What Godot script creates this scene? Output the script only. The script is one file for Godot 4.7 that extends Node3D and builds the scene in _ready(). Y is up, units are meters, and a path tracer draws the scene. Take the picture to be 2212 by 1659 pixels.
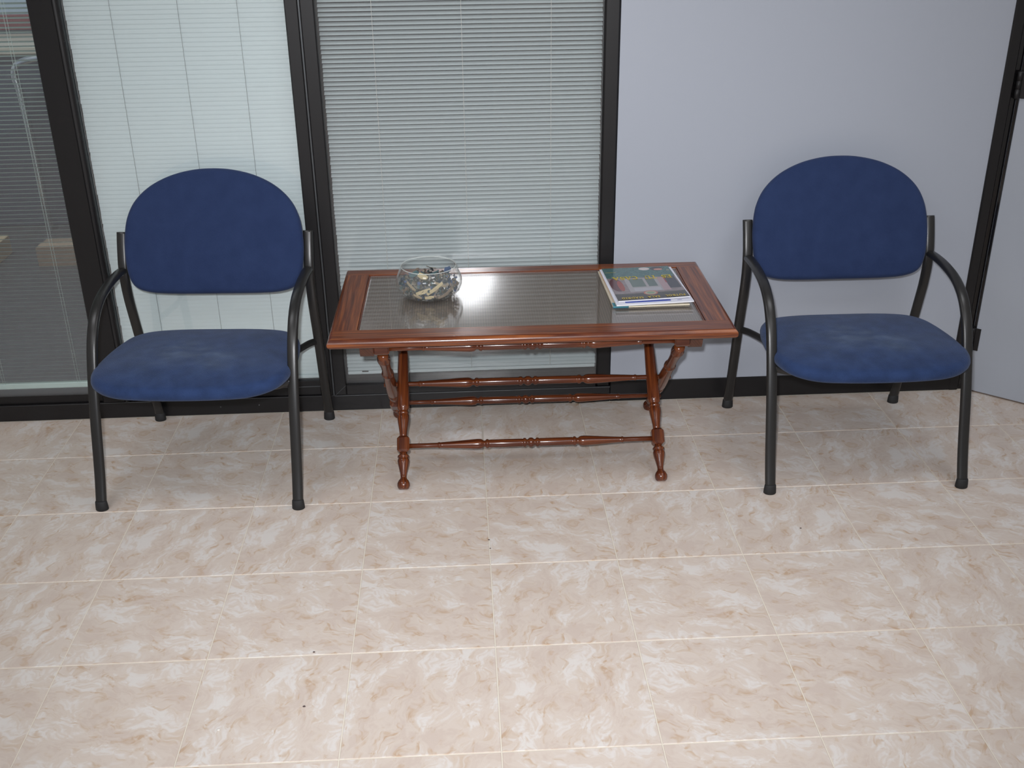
extends Node3D
# A waiting corner photographed with flash: two blue armchairs, a turned-wood table with a glass top, a glazed partition with blinds.

var M := {}
var rng := RandomNumberGenerator.new()
const TILE := 0.33
const WALL := -0.263          # face of the partition


func _ready() -> void:
	rng.seed = 7
	# ---- camera
	var cam := Camera3D.new()
	cam.name = "camera"
	cam.position = Vector3(-0.0474, 1.6212, 2.9903)
	cam.rotation = Vector3(-0.4428, -0.0468, -0.0130)
	cam.fov = rad_to_deg(2.0 * atan(829.5 / 2337.6))
	cam.near = 0.05
	cam.far = 100.0
	add_child(cam)
	cam.current = true
	# ---- sky and exposure
	var env := Environment.new()
	env.background_mode = Environment.BG_SKY
	var sky := Sky.new()
	var sm := ProceduralSkyMaterial.new()
	sm.sky_top_color = Color(0.55, 0.66, 0.82)
	sm.sky_horizon_color = Color(0.80, 0.85, 0.90)
	sm.ground_bottom_color = Color(0.42, 0.41, 0.40)
	sm.ground_horizon_color = Color(0.62, 0.62, 0.60)
	sm.sky_energy_multiplier = 1.0
	sky.sky_material = sm
	env.sky = sky
	env.background_energy_multiplier = 0.6
	env.tonemap_mode = Environment.TONE_MAPPER_LINEAR
	env.tonemap_exposure = 1.0
	env.sdfgi_enabled = true
	env.ssao_enabled = true
	env.ssil_enabled = true
	var we := WorldEnvironment.new()
	we.name = "environment"
	we.environment = env
	add_child(we)
	# ---- the camera's flash, beside its lens
	var fl := SpotLight3D.new()
	fl.name = "camera_flash"
	fl.position = Vector3(-0.095, 1.714, 2.985)
	fl.rotation = Vector3(-0.4628, -0.0468, 0.0)
	fl.light_color = Color(0.98, 0.985, 1.0)
	fl.light_energy = 7.3
	fl.light_size = 0.028
	fl.spot_angle = 38.0
	fl.spot_angle_attenuation = 1.0
	fl.spot_range = 12.0
	fl.spot_attenuation = 2.0
	fl.shadow_enabled = true
	add_child(fl)
	materials()
	room()
	partition()
	neighbour()
	tiles()
	chairs()
	table()
	bowl()
	magazines()
	crumbs()


# ======================================================================= helpers
func lin(r: float, g: float, b: float) -> Color:
	return Color(r, g, b)


func mat(c: Color, rough := 0.6, metal := 0.0) -> StandardMaterial3D:
	var m := StandardMaterial3D.new()
	m.albedo_color = c
	m.roughness = rough
	m.metallic = metal
	return m


func nz(freq: float, seed_: int, normal := false, octaves := 3, size := 512, strength := 4.0, ramp: Gradient = null) -> NoiseTexture2D:
	var n := FastNoiseLite.new()
	n.noise_type = FastNoiseLite.TYPE_SIMPLEX_SMOOTH
	n.frequency = freq
	n.seed = seed_
	n.fractal_octaves = octaves
	var t := NoiseTexture2D.new()
	t.width = size
	t.height = size
	t.seamless = true
	t.noise = n
	t.as_normal_map = normal
	t.bump_strength = strength
	if ramp:
		t.color_ramp = ramp
	return t


func begin(smooth := true) -> SurfaceTool:
	var st := SurfaceTool.new()
	st.begin(Mesh.PRIMITIVE_TRIANGLES)
	st.set_smooth_group(0 if smooth else -1)
	return st


# counter-clockwise seen from outside
func tri(st: SurfaceTool, a: Vector3, b: Vector3, c: Vector3, ua := Vector2.ZERO, ub := Vector2.ZERO, uc := Vector2.ZERO) -> void:
	st.set_uv(ua)
	st.add_vertex(a)
	st.set_uv(uc)
	st.add_vertex(c)
	st.set_uv(ub)
	st.add_vertex(b)


func quad(st: SurfaceTool, a: Vector3, b: Vector3, c: Vector3, d: Vector3, ua := Vector2.ZERO, ub := Vector2.ZERO, uc := Vector2.ZERO, ud := Vector2.ZERO) -> void:
	tri(st, a, b, c, ua, ub, uc)
	tri(st, a, c, d, ua, uc, ud)


# a grid of rows; the surface faces to the side on which rows run counter-clockwise against columns
func grid(st: SurfaceTool, rows: Array, close := false, uvs: Array = [], flip := false) -> void:
	for i in rows.size() - 1:
		var n: int = rows[i].size()
		for j in (n if close else n - 1):
			var k := (j + 1) % n
			var a: Vector3 = rows[i][j]
			var b: Vector3 = rows[i][k]
			var c: Vector3 = rows[i + 1][k]
			var d: Vector3 = rows[i + 1][j]
			var ua := Vector2.ZERO
			var ub := Vector2.ZERO
			var uc := Vector2.ZERO
			var ud := Vector2.ZERO
			if uvs.size():
				var k2 := j + 1 if uvs[i].size() > n else k
				ua = uvs[i][j]
				ub = uvs[i][k2]
				uc = uvs[i + 1][k2]
				ud = uvs[i + 1][j]
			if flip:
				quad(st, a, d, c, b, ua, ud, uc, ub)
			else:
				quad(st, a, b, c, d, ua, ub, uc, ud)


func done(st: SurfaceTool) -> ArrayMesh:
	st.index()
	st.generate_normals()
	return st.commit()


# a box with chamfered edges; texture u runs along its longest side, in metres
func bx(st: SurfaceTool, c: Vector3, s: Vector3, bev := 0.0, xf := Transform3D.IDENTITY, uo := Vector2.ZERO) -> void:
	st.set_smooth_group(-1)
	var h := s * 0.5
	var b := minf(bev, minf(h.x, minf(h.y, h.z)) * 0.95)
	var longest := 0 if s.x >= s.y and s.x >= s.z else (1 if s.y >= s.z else 2)
	var uv := func(p: Vector3) -> Vector2:
		if longest == 0:
			return Vector2(p.x, p.y + p.z) + uo
		if longest == 1:
			return Vector2(p.y, p.x + p.z) + uo
		return Vector2(p.z, p.x + p.y) + uo
	var put := func(pts: Array) -> void:
		var nrm: Vector3 = (pts[1] - pts[0]).cross(pts[2] - pts[0])
		var mid := Vector3.ZERO
		for p in pts:
			mid += p
		if nrm.dot(mid) < 0.0:
			pts.reverse()
		for i in range(1, pts.size() - 1):
			tri(st, xf * (c + pts[0]), xf * (c + pts[i]), xf * (c + pts[i + 1]), uv.call(pts[0]), uv.call(pts[i]), uv.call(pts[i + 1]))
	for ax in 3:
		var u := (ax + 1) % 3
		var v := (ax + 2) % 3
		for sg in [-1.0, 1.0]:
			var face := []
			for q in [[-1, -1], [1, -1], [1, 1], [-1, 1]]:
				var p := Vector3.ZERO
				p[ax] = sg * h[ax]
				p[u] = q[0] * (h[u] - b)
				p[v] = q[1] * (h[v] - b)
				face.append(p)
			put.call(face)
	if b <= 0.0:
		return
	for ax in 3:
		var u := (ax + 1) % 3
		var v := (ax + 2) % 3
		for su in [-1.0, 1.0]:
			for sv in [-1.0, 1.0]:
				var e := []
				for q in [[-1, 0], [1, 0], [1, 1], [-1, 1]]:
					var p := Vector3.ZERO
					p[ax] = q[0] * (h[ax] - b)
					p[u] = su * (h[u] - (b if q[1] else 0.0))
					p[v] = sv * (h[v] - (0.0 if q[1] else b))
					e.append(p)
				put.call(e)
	for sx in [-1.0, 1.0]:
		for sy in [-1.0, 1.0]:
			for sz in [-1.0, 1.0]:
				put.call([Vector3(sx * h.x, sy * (h.y - b), sz * (h.z - b)), Vector3(sx * (h.x - b), sy * h.y, sz * (h.z - b)), Vector3(sx * (h.x - b), sy * (h.y - b), sz * h.z)])


func box(c: Vector3, s: Vector3, bev := 0.0) -> ArrayMesh:
	var st := begin(false)
	bx(st, c, s, bev)
	return done(st)


# lathe: profile of (radius, height along +Y), bottom to top
func lathe(st: SurfaceTool, prof: Array, seg := 24, xf := Transform3D.IDENTITY, close_ends := true) -> void:
	st.set_smooth_group(0)
	var rows := []
	var uvs := []
	for p in prof:
		var row := []
		var ur := []
		for j in seg:
			var a := TAU * j / seg
			row.append(xf * Vector3(p.x * cos(a), p.y, -p.x * sin(a)))
		for j in seg + 1:
			ur.append(Vector2(p.y, 0.12 * j / seg))
		rows.append(row)
		uvs.append(ur)
	grid(st, rows, true, uvs)
	if close_ends:
		for e in [0, prof.size() - 1]:
			var cen: Vector3 = xf * Vector3(0, prof[e].y, 0)
			if prof[e].x < 1e-5:
				continue
			for j in seg:
				var a: Vector3 = rows[e][j]
				var b: Vector3 = rows[e][(j + 1) % seg]
				if e == 0:
					tri(st, cen, b, a)
				else:
					tri(st, cen, a, b)


# smooth path through points
func curve(pts: Array, per := 6) -> Array:
	var out := []
	for i in pts.size() - 1:
		var p0: Vector3 = pts[maxi(i - 1, 0)]
		var p1: Vector3 = pts[i]
		var p2: Vector3 = pts[i + 1]
		var p3: Vector3 = pts[mini(i + 2, pts.size() - 1)]
		for k in per:
			var t := float(k) / per
			out.append(0.5 * ((2.0 * p1) + (p2 - p0) * t + (2.0 * p0 - 5.0 * p1 + 4.0 * p2 - p3) * t * t + (3.0 * p1 - p0 - 3.0 * p2 + p3) * t * t * t))
	out.append(pts[-1])
	return out


# a tube of elliptical section; ra lies along side, rb across it
func tube(st: SurfaceTool, path: Array, ra: float, rb: float, side := Vector3.RIGHT, seg := 16, power := 1.0) -> void:
	st.set_smooth_group(0)
	var rows := []
	for i in path.size():
		var t: Vector3 = (path[mini(i + 1, path.size() - 1)] - path[maxi(i - 1, 0)]).normalized()
		var b := t.cross(side).normalized()
		var s := b.cross(t).normalized()
		var row := []
		for j in seg:
			var a := TAU * j / seg
			var ca := signf(cos(a)) * pow(absf(cos(a)), power)
			var sa := signf(sin(a)) * pow(absf(sin(a)), power)
			row.append(path[i] + s * ra * ca - b * rb * sa)
		rows.append(row)
	grid(st, rows, true)
	for e in [0, path.size() - 1]:
		for j in seg:
			if e == 0:
				tri(st, path[e], rows[e][(j + 1) % seg], rows[e][j])
			else:
				tri(st, path[e], rows[e][j], rows[e][(j + 1) % seg])


func obj(called: String, mesh: Mesh, m: Material, parent: Node3D = self) -> MeshInstance3D:
	var o := MeshInstance3D.new()
	o.name = called
	o.mesh = mesh
	o.material_override = m
	parent.add_child(o, true)
	if parent == self:
		o.name = numbered(called, o)
	return o


var taken := {}


func numbered(called: String, _o: Node = null) -> String:
	if not taken.has(called):
		taken[called] = 0
		return called
	taken[called] += 1
	return "%s_%03d" % [called, taken[called]]


func thing(called: String, label: String, category: String, at := Vector3.ZERO, turn := 0.0, group := "") -> Node3D:
	var o := Node3D.new()
	o.name = numbered(called)
	add_child(o)
	o.position = at
	o.rotation.y = turn
	tag(o, label, category, group)
	return o


func tag(o: Node3D, label: String, category: String, group := "") -> Node3D:
	o.set_meta("label", label)
	o.set_meta("category", category)
	if group:
		o.set_meta("group", group)
	return o


func struct(called: String, label: String, category: String) -> Node3D:
	var o := Node3D.new()
	o.name = called
	taken[called] = 0
	add_child(o)
	tag(o, label, category)
	o.set_meta("kind", "structure")
	return o


# ======================================================================= materials
func materials() -> void:
	# floor tiles: cream-pink ceramic with broken ochre veins, three prints
	var base_n := FastNoiseLite.new()
	base_n.seed = 3
	base_n.noise_type = FastNoiseLite.TYPE_SIMPLEX_SMOOTH
	base_n.frequency = 1.0
	base_n.fractal_octaves = 4
	var warp := FastNoiseLite.new()
	warp.seed = 11
	warp.noise_type = FastNoiseLite.TYPE_SIMPLEX_SMOOTH
	warp.frequency = 1.0
	warp.fractal_octaves = 3
	M.tile = []
	var bump := nz(0.06, 21, true, 4, 512, 1.0)
	for v in 3:
		var n := 448
		var im := Image.create(n, n, false, Image.FORMAT_RGB8)
		for y in n:
			for x in n:
				var p := Vector2(x, y) / n
				var w := Vector2(warp.get_noise_3d(p.x * 3.0, p.y * 3.0, v * 9.0), warp.get_noise_3d(p.x * 3.0 + 40.0, p.y * 3.0, v * 9.0))
				var q := p + w * 0.10
				# streaks run along a slant
				var s := q.x * 0.94 + q.y * 0.34
				var c := -q.x * 0.34 + q.y * 0.94
				var cloud := base_n.get_noise_3d(s * 2.4, c * 4.6, v * 5.0)
				var fine := base_n.get_noise_3d(s * 16.0 + 30.0, c * 26.0, v * 5.0)
				var ridge := 1.0 - absf(base_n.get_noise_3d(s * 1.7 + 9.0, c * 4.8, v * 5.0 + 2.0)) * 10.0
				var gate := smoothstep(0.02, 0.40, warp.get_noise_3d(s * 5.0 + 70.0, c * 9.0, v * 3.0))
				var ridge2 := 1.0 - absf(base_n.get_noise_3d(c * 2.2 + 3.0, s * 4.2 + 55.0, v * 5.0 + 4.0)) * 13.0
				var gate2 := smoothstep(0.10, 0.42, warp.get_noise_3d(s * 6.0 + 12.0, c * 8.0 + 31.0, v * 3.0 + 1.0))
				var ridge3 := 1.0 - absf(base_n.get_noise_3d(s * 5.0 + 90.0, c * 11.0, v * 5.0 + 6.0)) * 8.0
				var vein := clampf(ridge, 0.0, 1.0) * gate + 0.8 * clampf(ridge2, 0.0, 1.0) * gate2 + 0.45 * clampf(ridge3, 0.0, 1.0) * maxf(gate, gate2)
				var blot := smoothstep(0.26, 0.50, warp.get_noise_3d(s * 4.5 + 20.0, c * 8.0 + 8.0, v * 3.0 + 5.0)) * (0.55 + 1.0 * fine)
				var col := Color(0.818, 0.768, 0.724)
				col = col.lerp(Color(0.850, 0.824, 0.803), smoothstep(0.0, 0.5, cloud + 0.55 * fine))
				col = col.lerp(Color(0.795, 0.736, 0.692), smoothstep(0.0, 0.5, -cloud + 0.45 * fine))
				col = col.lerp(Color(0.735, 0.625, 0.520), clampf(vein * 0.62 * (0.75 + 0.9 * fine) + maxf(blot, 0.0) * 0.50, 0.0, 0.8))
				im.set_pixel(x, y, col)
		im.generate_mipmaps()
		var m := mat(Color(0.975, 0.975, 0.975), 0.24)
		m.albedo_texture = ImageTexture.create_from_image(im)
		m.metallic_specular = 0.42
		m.normal_enabled = true
		m.normal_texture = bump
		m.normal_scale = 0.22
		M.tile.append(m)
	M.grout = mat(Color(0.83, 0.80, 0.745), 0.85)
	var black := mat(Color(0.088, 0.083, 0.088), 0.40)
	black.metallic_specular = 0.45
	M.black = black
	M.black_gloss = mat(Color(0.07, 0.065, 0.07), 0.12)
	M.gasket = mat(Color(0.34, 0.35, 0.36), 0.35, 0.6)
	var board := mat(Color(0.628, 0.648, 0.688), 0.5)
	board.normal_enabled = true
	board.normal_texture = nz(0.02, 5, true, 3, 256, 1.0)
	board.normal_scale = 0.05
	board.uv1_triplanar = true
	board.uv1_world_triplanar = true
	board.uv1_scale = Vector3(2, 2, 2)
	M.board = board
	M.leaf = mat(Color(0.63, 0.65, 0.685), 0.42)
	M.plaster = mat(Color(0.86, 0.86, 0.85), 0.9)
	M.slat = mat(Color(0.73, 0.785, 0.79), 0.42)
	M.slat_grey = mat(Color(0.70, 0.745, 0.75), 0.42)
	M.slat_teal = mat(Color(0.68, 0.765, 0.745), 0.40)
	M.cord = mat(Color(0.80, 0.80, 0.78), 0.7)
	M.cord_dark = mat(Color(0.40, 0.43, 0.43), 0.7)
	var pane := mat(Color(1, 1, 1, 0.03), 0.0)
	pane.transparency = BaseMaterial3D.TRANSPARENCY_ALPHA
	M.pane = pane
	# the glass by the table is not quite clean: a faint film widens its reflections
	var film: StandardMaterial3D = pane.duplicate()
	film.roughness = 0.11
	M.pane_film = film
	var tg: StandardMaterial3D = pane.duplicate()
	tg.roughness = 0.04
	M.table_glass = tg
	var bowlg := mat(Color(0.95, 1.0, 0.98, 0.03), 0.0)
	bowlg.transparency = BaseMaterial3D.TRANSPARENCY_ALPHA
	M.bowl = bowlg
	# upholstery
	var fab := mat(Color(0.160, 0.214, 0.345), 0.92)
	fab.albedo_texture = nz(0.012, 31, false, 5, 512, 1.0, ramp2(Color(0.89, 0.90, 0.92), Color(1.0, 1.0, 1.0)))
	fab.uv1_triplanar = true
	fab.uv1_scale = Vector3(2.2, 2.2, 2.2)
	fab.metallic_specular = 0.25
	fab.rim_enabled = true
	fab.rim = 0.6
	fab.rim_tint = 0.55
	fab.detail_enabled = false
	fab.normal_enabled = true
	fab.normal_texture = nz(0.35, 41, true, 2, 512, 3.0)
	fab.normal_scale = 0.35
	M.fabric = fab
	# the seats are rubbed pale where people sit
	var worn: StandardMaterial3D = fab.duplicate()
	var wn := FastNoiseLite.new()
	wn.seed = 91
	wn.frequency = 1.0
	wn.fractal_octaves = 4
	var wi := Image.create(192, 192, false, Image.FORMAT_RGB8)
	for y in 192:
		for x in 192:
			var p := Vector2(x, y) / 192.0
			var a := exp(-pow((p.x - 0.53) / 0.23, 2.0) - pow((p.y - 0.50 + 0.10 * sin(p.x * 7.0)) / 0.13, 2.0))
			var b := exp(-pow((p.x - 0.33) / 0.16, 2.0) - pow((p.y - 0.58) / 0.16, 2.0))
			var g := clampf((a * 0.85 + b * 0.5) * (0.75 + 1.1 * wn.get_noise_2d(p.x * 6.0, p.y * 11.0)), 0.0, 1.0)
			var base := 0.90 + 0.12 * wn.get_noise_2d(p.x * 9.0 + 40.0, p.y * 9.0)
			wi.set_pixel(x, y, Color(0.66, 0.74, 0.88).lerp(Color(1.0, 1.0, 1.0), g) * base)
	worn.albedo_texture = ImageTexture.create_from_image(wi)
	worn.albedo_color = Color(0.285, 0.345, 0.455)
	worn.uv1_scale = Vector3(1.6, 1.6, 1.6)
	worn.uv1_offset = Vector3(0.5, 0.35, 0.35)
	worn.uv1_triplanar_sharpness = 4.0
	M.fabric_seat = worn
	M.tube = mat(Color(0.125, 0.122, 0.12), 0.33)
	M.rubber = mat(Color(0.10, 0.10, 0.105), 0.7)
	M.shell = mat(Color(0.09, 0.09, 0.095), 0.6)
	# varnished wood
	M.wood_top = wood(Color(0.585, 0.335, 0.16), Color(0.30, 0.135, 0.08), 51, 0.30)
	M.wood_turned = wood(Color(0.475, 0.25, 0.115), Color(0.25, 0.105, 0.06), 61, 0.26)
	M.wood_dark = wood(Color(0.36, 0.21, 0.15), Color(0.24, 0.13, 0.09), 71, 0.4)
	var cane := mat(Color(0.44, 0.385, 0.325), 0.6)
	var wv := Image.create(64, 64, false, Image.FORMAT_RGB8)
	for y in 64:
		for x in 64:
			var over := ((x / 8) + (y / 8)) % 2 == 0
			var e := absf(((y if over else x) % 8) - 3.5) / 3.5
			var k := 1.0 - 0.42 * e * e
			wv.set_pixel(x, y, Color(k, k * 0.985, k * 0.96))
	cane.albedo_texture = ImageTexture.create_from_image(wv)
	cane.uv1_scale = Vector3(18, 18, 18)
	M.cane = cane
	M.chrome = mat(Color(0.86, 0.87, 0.88), 0.25, 1.0)
	M.paper = mat(Color(0.88, 0.88, 0.90), 0.6)
	M.cream = mat(Color(0.83, 0.79, 0.70), 0.7)


func ramp2(a: Color, b: Color) -> Gradient:
	var g := Gradient.new()
	g.set_color(0, a)
	g.set_color(1, b)
	return g


func wood(light: Color, dark: Color, seed_: int, rough: float) -> StandardMaterial3D:
	var n := FastNoiseLite.new()
	n.seed = seed_
	n.noise_type = FastNoiseLite.TYPE_SIMPLEX_SMOOTH
	n.frequency = 1.0
	n.fractal_octaves = 4
	var w := 256
	var h := 512
	var im := Image.create(w, h, false, Image.FORMAT_RGB8)
	for y in h:
		for x in w:
			# wraps both ways: walk on circles
			var a := TAU * x / w
			var b := TAU * y / h
			var p1 := n.get_noise_3d(cos(a) * 0.35 + 5.0, sin(a) * 0.35 + cos(b) * 3.0, sin(b) * 3.0)
			var p2 := n.get_noise_3d(cos(a) * 0.8 + 25.0, sin(a) * 0.8 + cos(b) * 16.0, sin(b) * 16.0)
			var t := clampf(0.45 + p1 * 0.8 + p2 * 0.55, 0.0, 1.0)
			im.set_pixel(x, y, dark.lerp(light, t))
	im.generate_mipmaps()
	var m := mat(Color.WHITE, rough)
	m.albedo_texture = ImageTexture.create_from_image(im)
	m.uv1_scale = Vector3(1.6, 5.0, 1.0)
	m.clearcoat_enabled = true
	m.clearcoat = 0.45
	m.clearcoat_roughness = 0.16
	m.metallic_specular = 0.4
	return m


# ======================================================================= room
func room() -> void:
	var wl := struct("wall_left", "plain white wall closing the room far to the left", "wall")
	obj("plaster_face", box(Vector3(-3.3, 1.4, 2.9), Vector3(0.2, 2.8, 6.6)), M.plaster, wl)
	var wr := struct("wall_right", "plain white wall closing the room behind the white door", "wall")
	obj("plaster_face", box(Vector3(3.1, 1.4, 2.9), Vector3(0.2, 2.8, 6.6)), M.plaster, wr)
	# shop front behind the camera: piers, sill and lintel round two openings
	var wf := struct("wall_front", "shop front wall with large glazed openings facing the seats", "wall")
	var st := begin(false)
	for b in [[-2.9, 1.0], [0.0, 0.5], [2.75, 0.9]]:
		bx(st, Vector3(b[0], 1.4, 6.1), Vector3(b[1], 2.8, 0.2))
	for b in [[-1.325, 2.15], [1.275, 2.05]]:
		bx(st, Vector3(b[0], 0.45, 6.1), Vector3(b[1], 0.9, 0.2))
		bx(st, Vector3(b[0], 2.65, 6.1), Vector3(b[1], 0.3, 0.2))
	obj("masonry", done(st), M.plaster, wf)
	for b in [[-1.325, 2.15], [1.275, 2.05]]:
		obj("pane", box(Vector3(b[0], 1.7, 6.1), Vector3(b[1], 1.6, 0.008)), M.pane, wf)
	var ce := struct("ceiling", "white ceiling with rows of flat light panels", "ceiling")
	obj("ceiling_board", box(Vector3(0, 2.9, 2.0), Vector3(6.6, 0.2, 8.6)), M.plaster, ce)
	var glow := mat(Color(0.9, 0.9, 0.9), 0.5)
	glow.emission_enabled = true
	glow.emission = Color(0.98, 0.985, 1.0)
	glow.emission_energy_multiplier = 0.8
	for x in [-1.5, 1.4]:
		for z in [0.9, 2.7, 4.5]:
			obj("light_panel", box(Vector3(x, 2.785, z), Vector3(1.2, 0.02, 0.6), 0.004), glow, ce)
			var al := AreaLight3D.new()
			al.name = "panel_lamp"
			al.position = Vector3(x, 2.765, z)
			al.rotation = Vector3(-PI / 2, 0, 0)
			al.area_size = Vector2(1.15, 0.55)
			al.light_energy = 1.1
			al.light_color = Color(0.98, 0.985, 1.0)
			al.area_range = 12.0
			al.area_attenuation = 2.0
			al.shadow_enabled = true
			add_child(al, true)


# ======================================================================= floor
func tiles() -> void:
	var fl := struct("floor", "cream and pink marbled ceramic tile floor with pale joints", "floor")
	# the bed carries the joints; where no tile lies it is the floor itself
	obj("joint_bed", box(Vector3(0, -0.0615, 2.0), Vector3(6.6, 0.12, 8.4)), M.grout, fl)
	var far := mat(Color(0.80, 0.735, 0.685), 0.24)
	var st := begin(false)
	bx(st, Vector3(0, -0.002, 4.25), Vector3(6.4, 0.004, 3.24))
	bx(st, Vector3(-2.93, -0.002, 1.18), Vector3(0.56, 0.004, 2.88))
	bx(st, Vector3(2.77, -0.002, 1.18), Vector3(0.86, 0.004, 2.88))
	obj("tile_field", done(st), far, fl).set_meta("kind", "stuff")
	var meshes := {}
	for cut in [false, true]:
		for turn in 4:
			var w := TILE - 0.0026
			var d := (0.263 if cut else TILE) - 0.0026
			var s := begin(false)
			var h := Vector2(w, d) * 0.5
			var e := 0.0012
			var uvf := func(p: Vector3) -> Vector2:
				var q := Vector2(p.x / TILE + 0.5, p.z / TILE + 0.5)
				for k in turn:
					q = Vector2(1.0 - q.y, q.x)
				return q
			var top := []
			var mid := []
			var low := []
			for c in [[-1, 1], [1, 1], [1, -1], [-1, -1]]:
				top.append(Vector3(c[0] * (h.x - e), 0.0, c[1] * (h.y - e)))
				mid.append(Vector3(c[0] * h.x, -0.0009, c[1] * h.y))
				low.append(Vector3(c[0] * h.x, -0.008, c[1] * h.y))
			quad(s, top[0], top[1], top[2], top[3], uvf.call(top[0]), uvf.call(top[1]), uvf.call(top[2]), uvf.call(top[3]))
			for k in 4:
				var n := (k + 1) % 4
				quad(s, mid[k], mid[n], top[n], top[k], uvf.call(mid[k]), uvf.call(mid[n]), uvf.call(top[n]), uvf.call(top[k]))
				quad(s, low[k], low[n], mid[n], mid[k], uvf.call(low[k]), uvf.call(low[n]), uvf.call(mid[n]), uvf.call(mid[k]))
			meshes[[cut, turn]] = done(s)
	for r in range(-1, 8):
		for c in range(-8, 7):
			var cut: bool = r == -1
			var z := (-0.1315 if cut else (r + 0.5) * TILE)
			var t := obj("tile", meshes[[cut, rng.randi() % 4]], M.tile[rng.randi() % 3], fl)
			t.position = Vector3((c + 0.5) * TILE, rng.randf_range(-0.0003, 0.0), z)


# ======================================================================= partition
func bar(p: Node3D, called: String, x0: float, x1: float, y0: float, y1: float, z0: float, z1: float, m: Material, bev := 0.002) -> MeshInstance3D:
	return obj(called, box(Vector3((x0 + x1) / 2, (y0 + y1) / 2, (z0 + z1) / 2), Vector3(x1 - x0, y1 - y0, z1 - z0), bev), m, p)


func slat_mesh(w: float, depth: float, ang: float, crown: float) -> ArrayMesh:
	# a thin crowned strip; ang > 0 lifts the outer edge
	var st := begin(true)
	var top := []
	var bot := []
	for k in 6:
		var t := k / 5.0 - 0.5
		var d := t * depth
		var h := crown * (1.0 - 4.0 * t * t)
		var p := Vector2(d * cos(ang) - h * sin(ang), d * sin(ang) + h * cos(ang))
		var q := Vector2(d * cos(ang) - (h - 0.0004) * sin(ang), d * sin(ang) + (h - 0.0004) * cos(ang))
		top.append(p)
		bot.append(q)
	var rows := []
	for x in [-w / 2, w / 2]:
		var row := []
		for p in top:
			row.append(Vector3(x, p.y, -p.x))
		for i in 6:
			var q: Vector2 = bot[5 - i]
			row.append(Vector3(x, q.y, -q.x))
		rows.append(row)
	st.set_smooth_group(0)
	var ra: Array = rows[0].slice(0, 6)
	var rb: Array = rows[1].slice(0, 6)
	grid(st, [ra, rb], false, [], true)
	st.set_smooth_group(1)
	grid(st, [rows[0].slice(6, 12), rows[1].slice(6, 12)], false, [], true)
	return done(st)


func blind(label: String, x0: float, x1: float, y0: float, ang: float, m: Material, cords: Array, cm: Material, cord_z: float, rail_h: float) -> Node3D:
	var z := -0.298
	var b := thing("venetian_blind", label, "blind", Vector3((x0 + x1) / 2, y0, z), 0.0, "venetian blinds in the glazed partition")
	var w := x1 - x0
	var sm := slat_mesh(w, 0.016, ang, 0.0007)
	var n := 160
	for i in n:
		var s := obj("slat", sm, m, b)
		s.position = Vector3(rng.randf_range(-0.0008, 0.0008), rail_h + 0.006 + i * 0.013, 0)
	obj("bottom_rail", box(Vector3(0, rail_h / 2, 0.002), Vector3(w, rail_h, 0.018), 0.003), m, b)
	obj("head_rail", box(Vector3(0, rail_h + 0.02 + n * 0.013, 0), Vector3(w, 0.026, 0.026), 0.002), m, b)
	for c in cords:
		var st := begin(true)
		for dx in ([-0.004, 0.004] if ang < 0.0 else [0.0]):
			tube(st, [Vector3(c - (x0 + x1) / 2 + dx, rail_h * 0.5, cord_z), Vector3(c - (x0 + x1) / 2 + dx, rail_h + n * 0.013, cord_z)], 0.0006, 0.0006, Vector3.RIGHT, 6)
		obj("ladder_cord", done(st), cm, b)
	return b


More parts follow.
